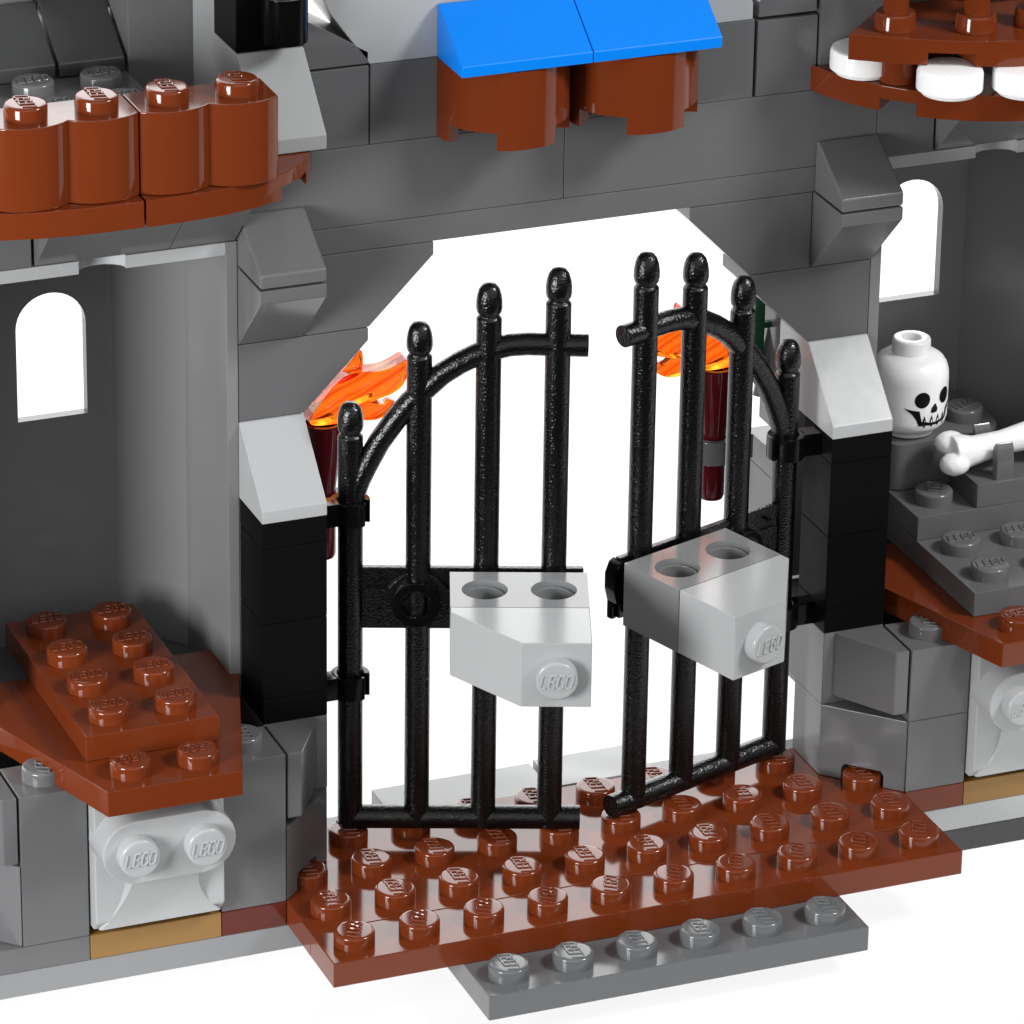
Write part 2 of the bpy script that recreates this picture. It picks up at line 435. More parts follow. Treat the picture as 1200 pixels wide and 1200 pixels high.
# ================================================================== turret panels
def turret(dx, z0, label, window=True, mat='ash', ztop=None):  # panels a lighter grey than the walls: alcove light put into the colour
    zt = ztop or z0+7.2
    X = lambda v: v+dx
    T = .17
    outer = [(-.5, 3.5), (-.5, 5.48), (-1.46, 6.5), (-3.45, 6.5), (-4.5, 5.45), (-4.5, 3.5)]
    inner = [(-.5-T, 3.5), (-.5-T, 5.42), (-1.50, 6.32), (-3.40, 6.32), (-4.5+T, 5.40), (-4.5+T, 3.5)]
    t = thing('turret_panel', label, 'wall panel', (X(-2.5), 5, z0))
    for a, b2, nm in ((0, 2, 'wing'), (3, 5, 'wing')):
        o_ = outer[a:b2+1] if a == 0 else outer[3:6]; i_ = inner[a:b2+1] if a == 0 else inner[3:6]
        pl = [(X(x), y) for x, y in o_]+[(X(x), y) for x, y in reversed(i_)]
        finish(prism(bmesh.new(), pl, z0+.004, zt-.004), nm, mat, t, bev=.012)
    # back wall with an arched window
    bm = bmesh.new()
    wx0, wx1, wz0, wz1 = -2.97, -1.90, 6.02, 7.47
    if window:
        arch = [(X(x), z) for x, z in arc(-2.435, 7.47, .535, 0, 180, 18)]
        hole = [(X(wx1), wz0)]+arch+[(X(wx0), wz0)]
    L0, R0 = X(-3.45), X(-1.46)
    y0, y1 = 6.322, 6.498
    if window:
        front, back = [], []
        def fill(yy):
            vs = {}
            def V(x, z):
                k = (round(x, 4), round(z, 4))
                if k not in vs: vs[k] = bm.verts.new((x, yy, z))
                return vs[k]
            bm.faces.new([V(L0, z0), V(R0, z0), V(R0, wz0), V(X(wx1), wz0), V(X(wx0), wz0), V(L0, wz0)])
            bm.faces.new([V(R0, wz0), V(R0, wz1), V(X(wx1), wz1), V(X(wx1), wz0)])
            bm.faces.new([V(L0, wz0), V(X(wx0), wz0), V(X(wx0), wz1), V(L0, wz1)])
            n_ = len(arch)
            for i in range(n_-1):
                a, b3 = arch[i], arch[i+1]
                xa = R0+(L0-R0)*i/(n_-1); xb = R0+(L0-R0)*(i+1)/(n_-1)
                za = zt-.004
                if i == 0: bm.faces.new([V(R0, wz1), V(R0, za), V(xb, za), V(*b3), V(*a)])
                elif i == n_-2: bm.faces.new([V(xa, za), V(L0, za), V(L0, wz1), V(*b3), V(*a)])
                else: bm.faces.new([V(xa, za), V(xb, za), V(*b3), V(*a)])
            return vs, V
        f, Vf = fill(y0); k, Vk = fill(y1)
        loop = [(X(wx0), wz0), (X(wx1), wz0)]+arch
        for a, b3 in zip(loop, loop[1:]+loop[:1]):
            if (round(a[0], 4), round(a[1], 4)) != (round(b3[0], 4), round(b3[1], 4)):
                bm.faces.new([Vf(*a), Vf(*b3), Vk(*b3), Vk(*a)])
        # outer rim
        n_ = len(arch)
        rim = [(L0, z0), (R0, z0), (R0, wz0), (R0, wz1), (R0, zt-.004)]+[(R0+(L0-R0)*i/(n_-1), zt-.004) for i in range(1, n_-1)]+[(L0, zt-.004), (L0, wz1), (L0, wz0)]
        for a, b3 in zip(rim, rim[1:]+rim[:1]): bm.faces.new([Vf(*a), Vf(*b3), Vk(*b3), Vk(*a)])
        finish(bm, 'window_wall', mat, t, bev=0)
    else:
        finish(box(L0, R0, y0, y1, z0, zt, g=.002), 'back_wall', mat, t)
    return t
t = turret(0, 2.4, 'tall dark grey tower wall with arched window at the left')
def lintel(t, dx):
    # pale rim across the top with a scooped notch
    pl = [(-4.33+dx, 3.5), (-2.84+dx, 3.5)]+[(-2.5+dx+.36*math.cos(math.radians(a)), 3.5+.26*math.sin(math.radians(a))) for a in range(165, 14, -15)]+[(-2.16+dx, 3.5), (-.67+dx, 3.5), (-.67+dx, 4.3), (-4.33+dx, 4.3)]
    finish(prism(bmesh.new(), pl, 9.40, 9.596), 'top_rim', 'light', t, bev=.01)
lintel(t, 0)
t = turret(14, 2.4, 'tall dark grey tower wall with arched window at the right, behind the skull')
lintel(t, 14)

# ================================================================== black posts with clips
def post(x0, side, where):
    """x0..x0+1, y 2.5..3.5 ; the clips reach towards the gate"""
    hx = 1.03 if side > 0 else 7.97
    ex = x0+1 if side > 0 else x0
    for z0, nm in ((2.4, 'lower'), (5.2, 'upper')):
        t = thing('clip_plate', f'black plate with clip holding the {where} gate, {nm} end of the {where} black post', 'plate', (x0+.5, 3, z0))
        finish(box(x0, x0+1, 2.5, 3.5, z0, z0+.4), 'body', 'satin', t)
        bm = bmesh.new()
        a0 = 0
        if side > 0: ring(bm, (hx, 3.0), .20, .29, z0+.02, z0+.38, -30, 300, 30)
        else: ring(bm, (hx, 3.0), .20, .29, z0+.02, z0+.38, -120, 210, 30)
        finish(bm, 'clip', 'black', t, bev=.012)
        a, b2 = sorted((ex+(-.02 if side > 0 else .02), hx-side*.24))
        finish(box(a, b2, 2.85, 3.15, z0+.02, z0+.38, g=0), 'clip_arm', 'black', t, bev=.02)
    for z0, nm in ((2.8, 'lower'), (4.0, 'upper')):
        t = thing('black_brick', f'black brick of the {where} post, {nm} of two', 'brick', (x0+.5, 3, z0))
        finish(box(x0, x0+1, 2.5, 3.5, z0, z0+1.2), 'body', 'satin', t, bev=.02)
    pr = [(2.5, 5.604), (4.49, 5.604), (4.49, 6.796), (3.49, 6.796), (2.507, 5.80)]
    tag(finish(side_yz(pr, x0, x0+1), 'slope_brick', 'light', bev=.018), f'light grey slope brick capping the {where} black gate post', 'brick')
post(-.5, 1, 'left'); post(8.5, -1, 'right')
# corbels on the wall above the posts
for x0, where in ((-.5, 'left'), (8.5, 'right')):
    tag(finish(side_yz([(3.49, 8.01), (3.49, 9.19), (2.5, 9.19), (2.5, 9.0)], x0, x0+1), 'inverted_slope', 'dark', bev=.02),
        f'dark grey inverted slope jutting from the wall above the {where} post', 'brick')
    tag(finish(side_yz([(3.49, 9.215), (3.49, 10.0), (3.42, 10.0), (2.5, 9.42), (2.5, 9.215)], x0, x0+1), 'small_slope', 'dark', bev=.035, segs=3),
        f'small dark grey slope jutting from the wall above the {where} post, on the inverted slope', 'brick')

# ================================================================== the gate wall
y0, y1 = 3.5, 4.5
tag(finish(side_xz([(-.49, 6.805), (.5, 6.805), (1.49, 7.80), (1.49, 7.995), (-.49, 7.995)], y0, y1), 'inverted_slope', 'dark'), 'dark grey inverted slope starting the left side of the arch', 'brick')
tag(finish(side_xz([(.51, 8.005), (1.5, 8.005), (2.49, 9.0), (2.49, 9.195), (.51, 9.195)], y0, y1), 'inverted_slope', 'dark'), 'dark grey inverted slope ending the left side of the arch at the top', 'brick')
tag(finish(side_xz([(9.49, 6.805), (8.5, 6.805), (7.51, 7.80), (7.51, 7.995), (9.49, 7.995)], y0, y1), 'inverted_slope', 'dark'), 'dark grey inverted slope starting the right side of the arch', 'brick')
tag(finish(side_xz([(8.49, 8.005), (7.5, 8.005), (6.51, 9.0), (6.51, 9.195), (8.49, 9.195)], y0, y1), 'inverted_slope', 'dark'), 'dark grey inverted slope ending the right side of the arch at the top', 'brick')
brick('dark grey wall brick behind the left jutting slopes', 'dark', -.5, .5, y0, y1, 8.0, 9.2)
brick('dark grey wall brick behind the right jutting slopes', 'dark', 8.5, 9.5, y0, y1, 8.0, 9.2)
brick('long dark grey wall plate directly over the gate opening', 'dark', -.5, 9.5, y0, y1, 9.2, 9.6, name='wall_plate', cat='plate')
brick('long dark grey wall brick over the gate, left half', 'dark', -.5, 4.5, y0, y1, 9.6, 10.8, name='wall_brick', cat='brick')
brick('long dark grey wall brick over the gate, right half', 'dark', 4.5, 9.5, y0, y1, 9.6, 10.8, name='wall_brick', cat='brick')
brick('dark grey wall plate under the large light grey slope of the left balcony', 'dark', -.5, .5, y0, y1, 10.8, 11.2, name='wall_plate', cat='plate')
brick('square dark grey wall brick beside the left balcony, under the dark wall slope', 'dark', .5, 1.49, y0, y1, 10.8, 11.99, name='wall_brick', cat='brick')
brick('dark grey wall brick left of and behind the brown half barrels', 'dark', 1.5, 4.5, y0, y1, 10.8, 12.0, name='wall_brick', cat='brick')
brick('dark grey wall brick right of and behind the brown half barrels', 'dark', 4.5, 7.46, y0, y1, 10.8, 12.0, name='wall_brick', cat='brick')
brick('square dark grey wall brick between the half barrels and the right balcony', 'dark', 7.5, 8.47, y0, y1, 10.8, 11.96, name='wall_brick', cat='brick')
# top course
tag(finish(side_xz([(.5, 12.02), (1.485, 12.02), (1.485, 12.2), (.5, 12.78)], y0, y1), 'wall_slope', 'dark'), 'dark grey slope falling to the right on top of the wall, beside the left balcony', 'brick')
tag(finish(side_xz([(1.5, 12.005), (3.49, 12.005), (3.49, 13.6), (.55, 13.6), (.9, 12.82)], y0, y1), 'inverted_slope', 'light'), 'light grey slanted brick on top of the wall, left of the blue slopes', 'brick')
bm = side_xz([(5.5, 12.005), (7.42, 12.005), (7.42, 12.27), (7.0, 12.7), (6.6, 13.2), (5.5, 13.2)], y0, y1)
tag(finish(bm, 'wall_slope', 'light'), 'light grey brick with cut corner on top of the wall, right of the blue slopes', 'brick')
tag(finish(side_xz([(7.51, 12.02), (8.44, 12.02), (8.44, 13.2), (7.51, 12.25)], y0, y1), 'wall_slope', 'dark'), 'dark grey slope on top of the wall, left of the right upper tower', 'brick')
# left wall neighbour under the balcony
brick('dark grey brick over the left tower opening, at the left edge', 'dark', -5.5, -3.52, 3.5, 4.5, 9.6, 10.8)
def invslope(x0, x1, label):
    tag(finish(side_yz([(3.51, 9.605), (4.49, 9.605), (4.49, 10.795), (2.5, 10.795), (2.5, 10.6)], x0, x1), 'inverted_slope', 'dark', bev=.014), label, 'brick')
invslope(-3.48, -1.5, 'dark grey inverted slope under the left balcony, wider one')
invslope(-1.5, -.52, 'dark grey inverted slope under the left balcony, narrow one at its right end')
brick('dark grey brick under the left end of the right balcony', 'dark', 9.5, 10.45, 3.5, 4.5, 9.6, 10.8)
invslope(10.48, 12.5, 'dark grey inverted slope under the right balcony')
invslope(12.5, 14.5, 'dark grey inverted slope under the right balcony, cut by the picture edge')

# ================================================================== barrels and blue slopes
def barrel(cx, where):
    t = thing('half_barrel', f'brown half round brick hanging on the wall under the {where} blue slope', 'brick', (cx, 3.5, 10.8))
    bm = bmesh.new()
    R0 = .985
    # body down to 11.05, three feet to 10.8
    n_ = 36; ang = [180+180*i/n_ for i in range(n_+1)]
    zb = lambda a: 10.82 if (a < 200 or a > 340 or 243 < a < 300) else 11.08
    cols = []
    for a in ang:
        c_, s_ = math.cos(math.radians(a)), math.sin(math.radians(a))
        cols.append((c_, s_))
    for i in range(n_):
        am = (ang[i]+ang[i+1])/2; z = zb(am)
        for (ro, ri) in ((R0, .80),):
            p = [(cx+ro*cols[i][0], 3.5+ro*cols[i][1]), (cx+ro*cols[i+1][0], 3.5+ro*cols[i+1][1]), (cx+ri*cols[i+1][0], 3.5+ri*cols[i+1][1]), (cx+ri*cols[i][0], 3.5+ri*cols[i][1])]
            a_ = [bm.verts.new((x, min(y, 3.495), z)) for x, y in p]; b_ = [bm.verts.new((x, min(y, 3.495), 11.99)) for x, y in p]
            bm.faces.new(a_); bm.faces.new(b_)
            bm.faces.new((a_[0], a_[1], b_[1], b_[0])); bm.faces.new((a_[2], a_[3], b_[3], b_[2]))
            zl = zb((ang[i-1]+ang[i])/2) if i > 0 else None
            if i == 0 or zl != z: bm.faces.new((a_[3], a_[0], b_[0], b_[3]))
            zr = zb((ang[i+1]+ang[i+2])/2) if i < n_-1 else None
            if i == n_-1 or zr != z: bm.faces.new((a_[1], a_[2], b_[2], b_[1]))
    finish(bm, 'shell', 'brown', t, bev=0, smooth=30)
    finish(box(cx-.86, cx+.86, 3.38, 3.49, 11.06, 11.99, g=0), 'back_panel', 'brown', t, bev=0)
    bm = bmesh.new(); prism(bm, [(cx+.8*math.cos(math.radians(a)), 3.49+.8*math.sin(math.radians(a))) for a in range(180, 361, 10)], 11.1, 11.2)
    finish(bm, 'floor', 'brown', t, bev=0)
barrel(3.5, 'left'); barrel(5.5, 'right')
for x0, where in ((2.5, 'left'), (4.5, 'right')):
    tag(finish(side_yz([(2.5, 12.005), (3.493, 12.005), (3.493, 12.80), (3.38, 12.80), (2.5, 12.17)], x0, x0+2), 'blue_slope', 'blue', bev=.02),
        f'bright blue slope over the {where} brown half barrel', 'brick')

# ================================================================== left balcony
pts = [(-6.0, 2.6), (-5.3, 2.0), (-4.5, 1.62), (-3.9, 1.49), (-3.3, 1.44), (-2.52, 1.44)]
pl = pts+[(-2.52, 4.4), (-6, 4.4)]
tag(finish(prism(bmesh.new(), pl, 10.805, 11.195), 'balcony_plate', 'brown', bev=.02), 'curved brown plate under the left balcony logs, left piece', 'plate')
pts = [(-2.49, 1.44), (-1.9, 1.46), (-1.3, 1.53), (-.8, 1.66), (-.35, 1.85), (-.05, 2.08), (.12, 2.3), (.2, 2.43)]
bm = prism(bmesh.new(), pts+[(.36, 2.75), (.45, 3.1), (.46, 3.48), (-2.49, 3.48)], 10.805, 11.195)
o = tag(finish(bm, 'balcony_plate', 'brown', bev=.012), 'curved brown plate under the left balcony logs, right piece with notch', 'plate')
c = bmesh.new(); prism(c, [(-.42, 1.5), (.02, 1.5), (.10, 2.2), (.12, 3.2), (-.42, 3.2)], 10.7, 11.0); cut(o, c)
def palisade(x0, label):
    t = thing('log_brick', label, 'brick', (x0+1, 2, 11.2))
    front = []
    for c in (x0+.5, x0+1.5):
        for k in range(0, 13):
            u = -.492+.984*k/12
            front.append((c+u, 1.5+.02+.17*(abs(u)/.5)**2.6))
    pl = front+[(x0+1.993, 2.45), (x0+.007, 2.45)]
    dd = []
    for p in pl:
        if not dd or (abs(p[0]-dd[-1][0])+abs(p[1]-dd[-1][1])) > 1e-3: dd.append(p)
    finish(prism(bmesh.new(), dd, 11.2, 12.396), 'logs', 'brown', t, bev=.02, smooth=40)
    for c in (x0+.5, x0+1.5): stud(t, c, 2, 12.396, 'brown', 90)
palisade(-4.5, 'brown log shaped brick on the left balcony, left of two')
palisade(-2.5, 'brown log shaped brick on the left balcony, right of two')
tag(finish(side_yz([(2.507, 11.205), (4.49, 11.205), (4.49, 12.396), (3.46, 12.396), (2.507, 11.42)], -.5, .5), 'slope_brick', 'light', bev=.018),
    'large light grey slope at the right end of the left balcony', 'brick')
t = thing('clip_brick', 'black brick with an upright clip on the slope of the left balcony', 'brick', (0, 4, 12.4))
finish(box(-.5, .5, 3.47, 4.45, 12.4, 13.6), 'body', 'black', t, bev=.02)
bm = bmesh.new(); ring(bm, (.12, 3.20), .21, .33, 12.62, 13.3, -235, 55, 30)
finish(bm, 'clip', 'black', t, bev=.015)
brick('light grey wall brick at the top, left of the black clip brick', 'light', -.5, -.02, 4.47, 5.4, 11.2, 13.8)
brick('dark grey wall brick deep in the upper left tower, beside the pale strip', 'dark', -1.45, -.42, 5.45, 6.4, 11.2, 13.9)
brick('light grey strip brick deep in the upper left tower, between the dark slope and wall', 'light', -1.47, -.9, 6.5, 7, 11.2, 13.9)
brick('dark grey floor plate with four studs behind the left balcony logs', 'dark', -4.5, -1.45, 2.5, 6.5, 11.2, 11.6,
      [(-3, 5), (-2, 5), (-3, 4), (-2, 4)], rot=5, name='plate')
for x0, x1, lb in ((-2.48, -1.49, 'narrow charcoal roof slope behind the left balcony, right one'), (-5.5, -2.52, 'wide charcoal roof slope at the upper left corner')):
    tag(finish(side_yz([(5.45, 11.62), (6.49, 11.62), (6.49, 12.45), (6.42, 12.45), (5.45, 11.83)], x0, x1), 'slope_brick', 'charcoal', bev=.03), lb, 'brick')
    brick(lb.replace('roof slope', 'wall brick above the roof slope'), 'dark', x0, x1, 6.5, 7.4, 12.2, 13.8)

# ================================================================== right balcony
def curve_pts(c, r, a0, a1, n): return arc(c[0], c[1], r, a0, a1, n)
cc = (11.4, 4.3); rr = 3.12
outerp = curve_pts(cc, rr, 188, 270, 26)
bm = prism(bmesh.new(), outerp+[(14.5, cc[1]-rr), (14.5, 3.45), (8.42, 3.45)], 10.805, 11.195)
o = tag(finish(bm, 'balcony_plate', 'brown', bev=.012, smooth=25), 'curved brown plate of the right balcony with a notch, lower of two', 'plate')
c = bmesh.new()
pa = [(cc[0]+q*math.cos(math.radians(a)), cc[1]+q*math.sin(math.radians(a))) for q, a in ((3.4, 219), (3.4, 228.5), (2.6, 230), (2.6, 217))]
prism(c, pa, 10.7, 11.0); cut(o, c)
def round_tile(x, y, label):
    bm = bmesh.new()
    lathe(bm, [(0, 11.21), (.41, 11.21), (.44, 11.26), (.485, 11.28), (.485, 11.52), (.465, 11.575), (.42, 11.597), (0, 11.6)], (x, y), 40, cap=False)
    tag(finish(bm, 'round_tile', 'white', origin=(x, y, 11.2), bev=0, smooth=35), label, 'tile', 'white round tiles between the brown balcony plates')
round_tile(8.95, 2.95, 'white round tile on the right balcony, nearest the wall')
round_tile(9.75, 1.72, 'white round tile on the right balcony, middle one under the notch')
round_tile(10.80, 1.38, 'white round tile on the right balcony, cut by the right picture edge')
tag(finish(lathe(bmesh.new(), [(.28, 11.2), (.28, 11.6)], (9.3, 2.5), 24), 'round_support', 'brown', bev=0), 'short brown round support between the right balcony plates', 'brick')
# upper plate with notch
fr_ = [(8.47, 2.47), (8.62, 2.37), (9.0, 2.10), (9.36, 1.90), (9.75, 1.70), (10.15, 1.53), (10.6, 1.39), (11.1, 1.30), (11.6, 1.27), (14, 1.27)]
bm = prism(bmesh.new(), fr_+[(14, 3.46), (9.46, 3.46)], 11.605, 11.996)
o = tag(finish(bm, 'balcony_plate', 'brown', bev=.012), 'brown plate of the right balcony carrying the posts, upper of two', 'plate')
c = bmesh.new(); prism(c, [(9.45, 1.4), (10.08, 1.2), (10.08, 2.3), (9.45, 2.3)], 11.5, 11.80); cut(o, c)
def baluster(x, y, label):
    bm = bmesh.new()
    lathe(bm, [(.31, 12.0), (.31, 12.04), (.29, 12.22), (.275, 12.25), (.19, 12.25), (.19, 13.1), (0, 13.1)], (x, y), 36)
    tag(finish(bm, 'railing_post', 'brown', origin=(x, y, 12), bev=0, smooth=35), label, 'post', 'brown railing posts of the right balcony')
baluster(9.22, 2.5, 'round brown post on the right balcony, left one')
baluster(10.30, 2.05, 'round brown post on the right balcony, middle one')
baluster(11.22, 2.0, 'round brown post on the right balcony, at the right picture edge')
brick('dark grey upper tower wall behind the right balcony', 'dark', 8.49, 9.85, 3.455, 4.5, 10.81, 13.8)
bm = bmesh.new(); lathe(bm, [(0, 12.35), (.5, 12.4), (.85, 12.6), (1.0, 12.95), (1.0, 13.6), (0, 13.6)], (10.25, 3.3), 40, cap=False)
tag(finish(bm, 'smoky_dome', 'smoke', bev=0), 'smoky clear rounded piece behind the brown posts of the right balcony', 'glass')
brick('clear smoky brick at the upper right corner behind the posts', 'smoke', 10.9, 12.4, 3.0, 3.6, 12.05, 13.6, name='clear_brick', cat='brick')
brick('dark grey brick behind the clear pieces on the right balcony', 'dark', 9.9, 14, 4.3, 5.0, 11.2, 14.0)

# ================================================================== gates
ARCH = [(0.0, 5.45), (0.05, 5.64), (.13, 5.88), (.24, 6.12), (.42, 6.48), (.67, 6.85), (.86, 7.1), (1.09, 7.32), (1.33, 7.55), (1.58, 7.72), (1.82, 7.85), (2.07, 7.94), (2.3, 8.0), (2.56, 8.02), (3.0, 8.01), (3.44, 8.0)]
TOPS = [7.10, 8.35, 8.95, 9.19]
GATE = {}
def gate(h, ex, label, which, pitch=1.0):
    """h hinge (x,y), ex direction of the leaf"""
    u = Vector((ex[0]-h[0], ex[1]-h[1])).normalized()
    v = Vector((u.y, -u.x))
    if v.y > 0: v = -v
    GATE[which] = (Vector(h), u, v)
    X = lambda a, z, d=0: (h[0]+u.x*a*pitch+v.x*d, h[1]+u.y*a*pitch+v.y*d, z)
    t = thing('gate_leaf', label, 'gate', (h[0], h[1], .2), 'black arched gate leaves')
    R0 = .186
    for k, zt in enumerate(TOPS):
        bm = bmesh.new(); cx, cy, _ = X(k, 0)
        zb = zt-.52
        prof = [(0, .30), (R0, .30), (R0, zb-.02), (R0-.012, zb), (.150, zb+.03), (.150, zb+.055), (.178, zb+.09), (.192, zb+.16), (.19, zb+.26), (.176, zb+.35), (.148, zb+.44), (.10, zb+.50), (0, zb+.525)]
        lathe(bm, prof, (cx, cy), 24, cap=False)
        finish(bm, 'upright_bar', 'iron', t, bev=0, smooth=45)
    finish(tube(bmesh.new(), [X(a, z) for a, z in ARCH], .168, 20), 'arch_bar', 'iron', t, bev=0, smooth=50)
    finish(tube(bmesh.new(), [X(-.02, .39), X(1, .39), X(2, .39), X(3.46, .39)], .182, 20), 'bottom_rail', 'iron', t, bev=0, smooth=50)
    # lock band with a round boss, rivets and a raised plate
    bm = bmesh.new()
    def xf(p): return X(p[0], p[1], p[2])
    prism(bm, [(.12, 3.52), (3.44, 3.52), (3.44, 4.5), (.12, 4.5)], -.06, .06, xf)
    finish(bm, 'lock_band', 'iron', t, bev=.02)
    bm = bmesh.new()
    up = [(.22, 4.18), (.55, 4.18), (.66, 4.30), (.82, 4.42), (1.0, 4.45), (1.18, 4.42), (1.34, 4.30), (1.45, 4.18), (3.40, 4.18)]
    prism(bm, [(.22, 3.62)]+[(3.40, 3.62)]+list(reversed(up)), .06, .12, xf)
    finish(bm, 'band_ridge', 'iron', t, bev=.012)
    bm = bmesh.new(); ring(bm, (.97, 3.97), .22, .36, .05, .24, seg=36, xf=xf)
    finish(bm, 'round_boss', 'black', t, bev=.02)
    for a, z in ((.42, 4.34), (.42, 3.88), (.42, 3.66), (1.55, 4.34), (1.55, 3.72)):
        bm = bmesh.new(); prism(bm, [(a+.035*math.cos(q*math.pi/4), z+.035*math.sin(q*math.pi/4)) for q in range(8)], .05, .15, xf)
        finish(bm, 'rivet', 'black', t, bev=.01)
    # small hook at the free end of the right leaf only
    if which == 'L': return t
    bm = bmesh.new()
    prism(bm, [(3.40, 3.75), (3.52, 3.78), (3.58, 4.0), (3.58, 4.25), (3.50, 4.42), (3.40, 4.46)], -.14, .10, xf)
    prism(bm, [(3.42, 3.5), (3.52, 3.5), (3.52, 3.8), (3.42, 3.8)], -.14, -.02, xf)
    finish(bm, 'hook', 'black', t, bev=.02)
    return t
gate((1.03, 3.0), (4.28, 1.77), 'black barred gate leaf hinged on the left post', 'L', .99)
gate((7.96, 3.0), (5.23, 2.08), 'black barred gate leaf hinged on the right post', 'R', .963)

def hole_brick(which, mat, label):
    h, u, v = GATE[which]
    a0, a1, z0, z1, d0, d1 = 1.45, 3.45, 3.553, 4.553, .30, 1.492
    t = thing('hole_brick', label, 'brick', (h.x+u.x*2.45+v.x*.9, h.y+u.y*2.45+v.y*.9, z0))
    def W3(a, d, z): return (h.x+u.x*a+v.x*d, h.y+u.y*a+v.y*d, z)
    bm = bmesh.new()
    n_ = 32
    holes = [(1.95, .90), (2.95, .90)]
    ro, ri, dep = .335, .265, .11
    corner = [(a0, d0), (2.45, d0), (a1, d0), (a1, d1), (2.45, d1), (a0, d1)]
    zt, zb = z1, z0
    vert = lambda a, d, z: bm.verts.new(W3(a, d, z))
    top = {c: vert(*c, zt) for c in corner}; bot = {c: vert(*c, zb) for c in corner}
    for (ha, hd) in holes:
        sq = [(a0, d0), (2.45, d0), (2.45, d1), (a0, d1)] if ha < 2.4 else [(2.45, d0), (a1, d0), (a1, d1), (2.45, d1)]
        rim = [vert(ha+ro*math.cos(2*math.pi*i/n_), hd+ro*math.sin(2*math.pi*i/n_), zt) for i in range(n_)]
        r2 = [vert(ha+ro*math.cos(2*math.pi*i/n_), hd+ro*math.sin(2*math.pi*i/n_), zt-dep) for i in range(n_)]
        r3 = [vert(ha+ri*math.cos(2*math.pi*i/n_), hd+ri*math.sin(2*math.pi*i/n_), zt-dep) for i in range(n_)]
        r4 = [vert(ha+ri*math.cos(2*math.pi*i/n_), hd+ri*math.sin(2*math.pi*i/n_), zb+.3) for i in range(n_)]
        for A, B in ((rim, r2), (r2, r3), (r3, r4)):
            for i in range(n_): bm.faces.new((A[i], A[(i+1) % n_], B[(i+1) % n_], B[i]))
        bm.faces.new(r4)
        # top face fan: corners at angles 225,315,45,135
        ci = {0: 5*n_//8, 1: 7*n_//8, 2: n_//8, 3: 3*n_//8}
        for s in range(4):
            i0 = ci[s]; i1 = ci[(s+1) % 4]
            if i1 <= i0: i1 += n_
            idx = [k % n_ for k in range(i0, i1+1)]
            bm.faces.new([top[sq[s]], top[sq[(s+1) % 4]]]+[rim[k] for k in reversed(idx)])
    k = len(corner)
    for i in range(k):
        A, B = corner[i], corner[(i+1) % k]
        bm.faces.new((bot[A], bot[B], top[B], top[A]))
    bm.faces.new([bot[c] for c in corner])
    finish(bm, 'body', mat, t, bev=0, smooth=35)
    for (ha, hd) in holes:
        bm = bmesh.new()
        ring(bm, (ha, hd), ri-.002, ri+.022, zt-dep-.012, zt-dep+.02, seg=32, xf=lambda p: W3(p[0], p[1], p[2]))
        finish(bm, 'hole_lip', mat, t, bev=.006)
    return t
def end_slope(which, label):
    h, u, v = GATE[which]
    def W3(p): return (h.x+u.x*p[0]+v.x*p[1], h.y+u.y*p[0]+v.y*p[1], p[2])
    base = W3((2.45, 2.1, 3.553)); t = thing('slope_brick', label, 'brick', base)
    bm = prism(bmesh.new(), [(1.45, 1.5), (3.45, 1.5), (3.45, 2.69), (2.45, 2.69), (1.45, 1.68)], 3.55, 4.556, W3)
    finish(bm, 'body', 'light', t, bev=.018)
    # stud pointing at the viewer
    ux = Vector((u.x, u.y, 0)) if which == 'L' else Vector((-u.x, -u.y, 0))
    vz = Vector((v.x, v.y, 0)); up = vz.cross(ux)
    mm = Matrix((ux, up, vz)).transposed().to_4x4()
    mm.translation = Vector(W3((2.95, 2.69, 4.05)))-Vector(t['_w'])
    stud(t, 0, 0, 0, 'light', mtx=mm)
hole_brick('L', 'mid', 'light grey brick with two round holes, fixed on the left gate')
hole_brick('R', 'ash', 'medium grey brick with two round holes, fixed on the right gate')
end_slope('L', 'light grey slope brick with a forward stud on the left gate')
end_slope('R', 'light grey slope brick with a forward stud on the right gate')

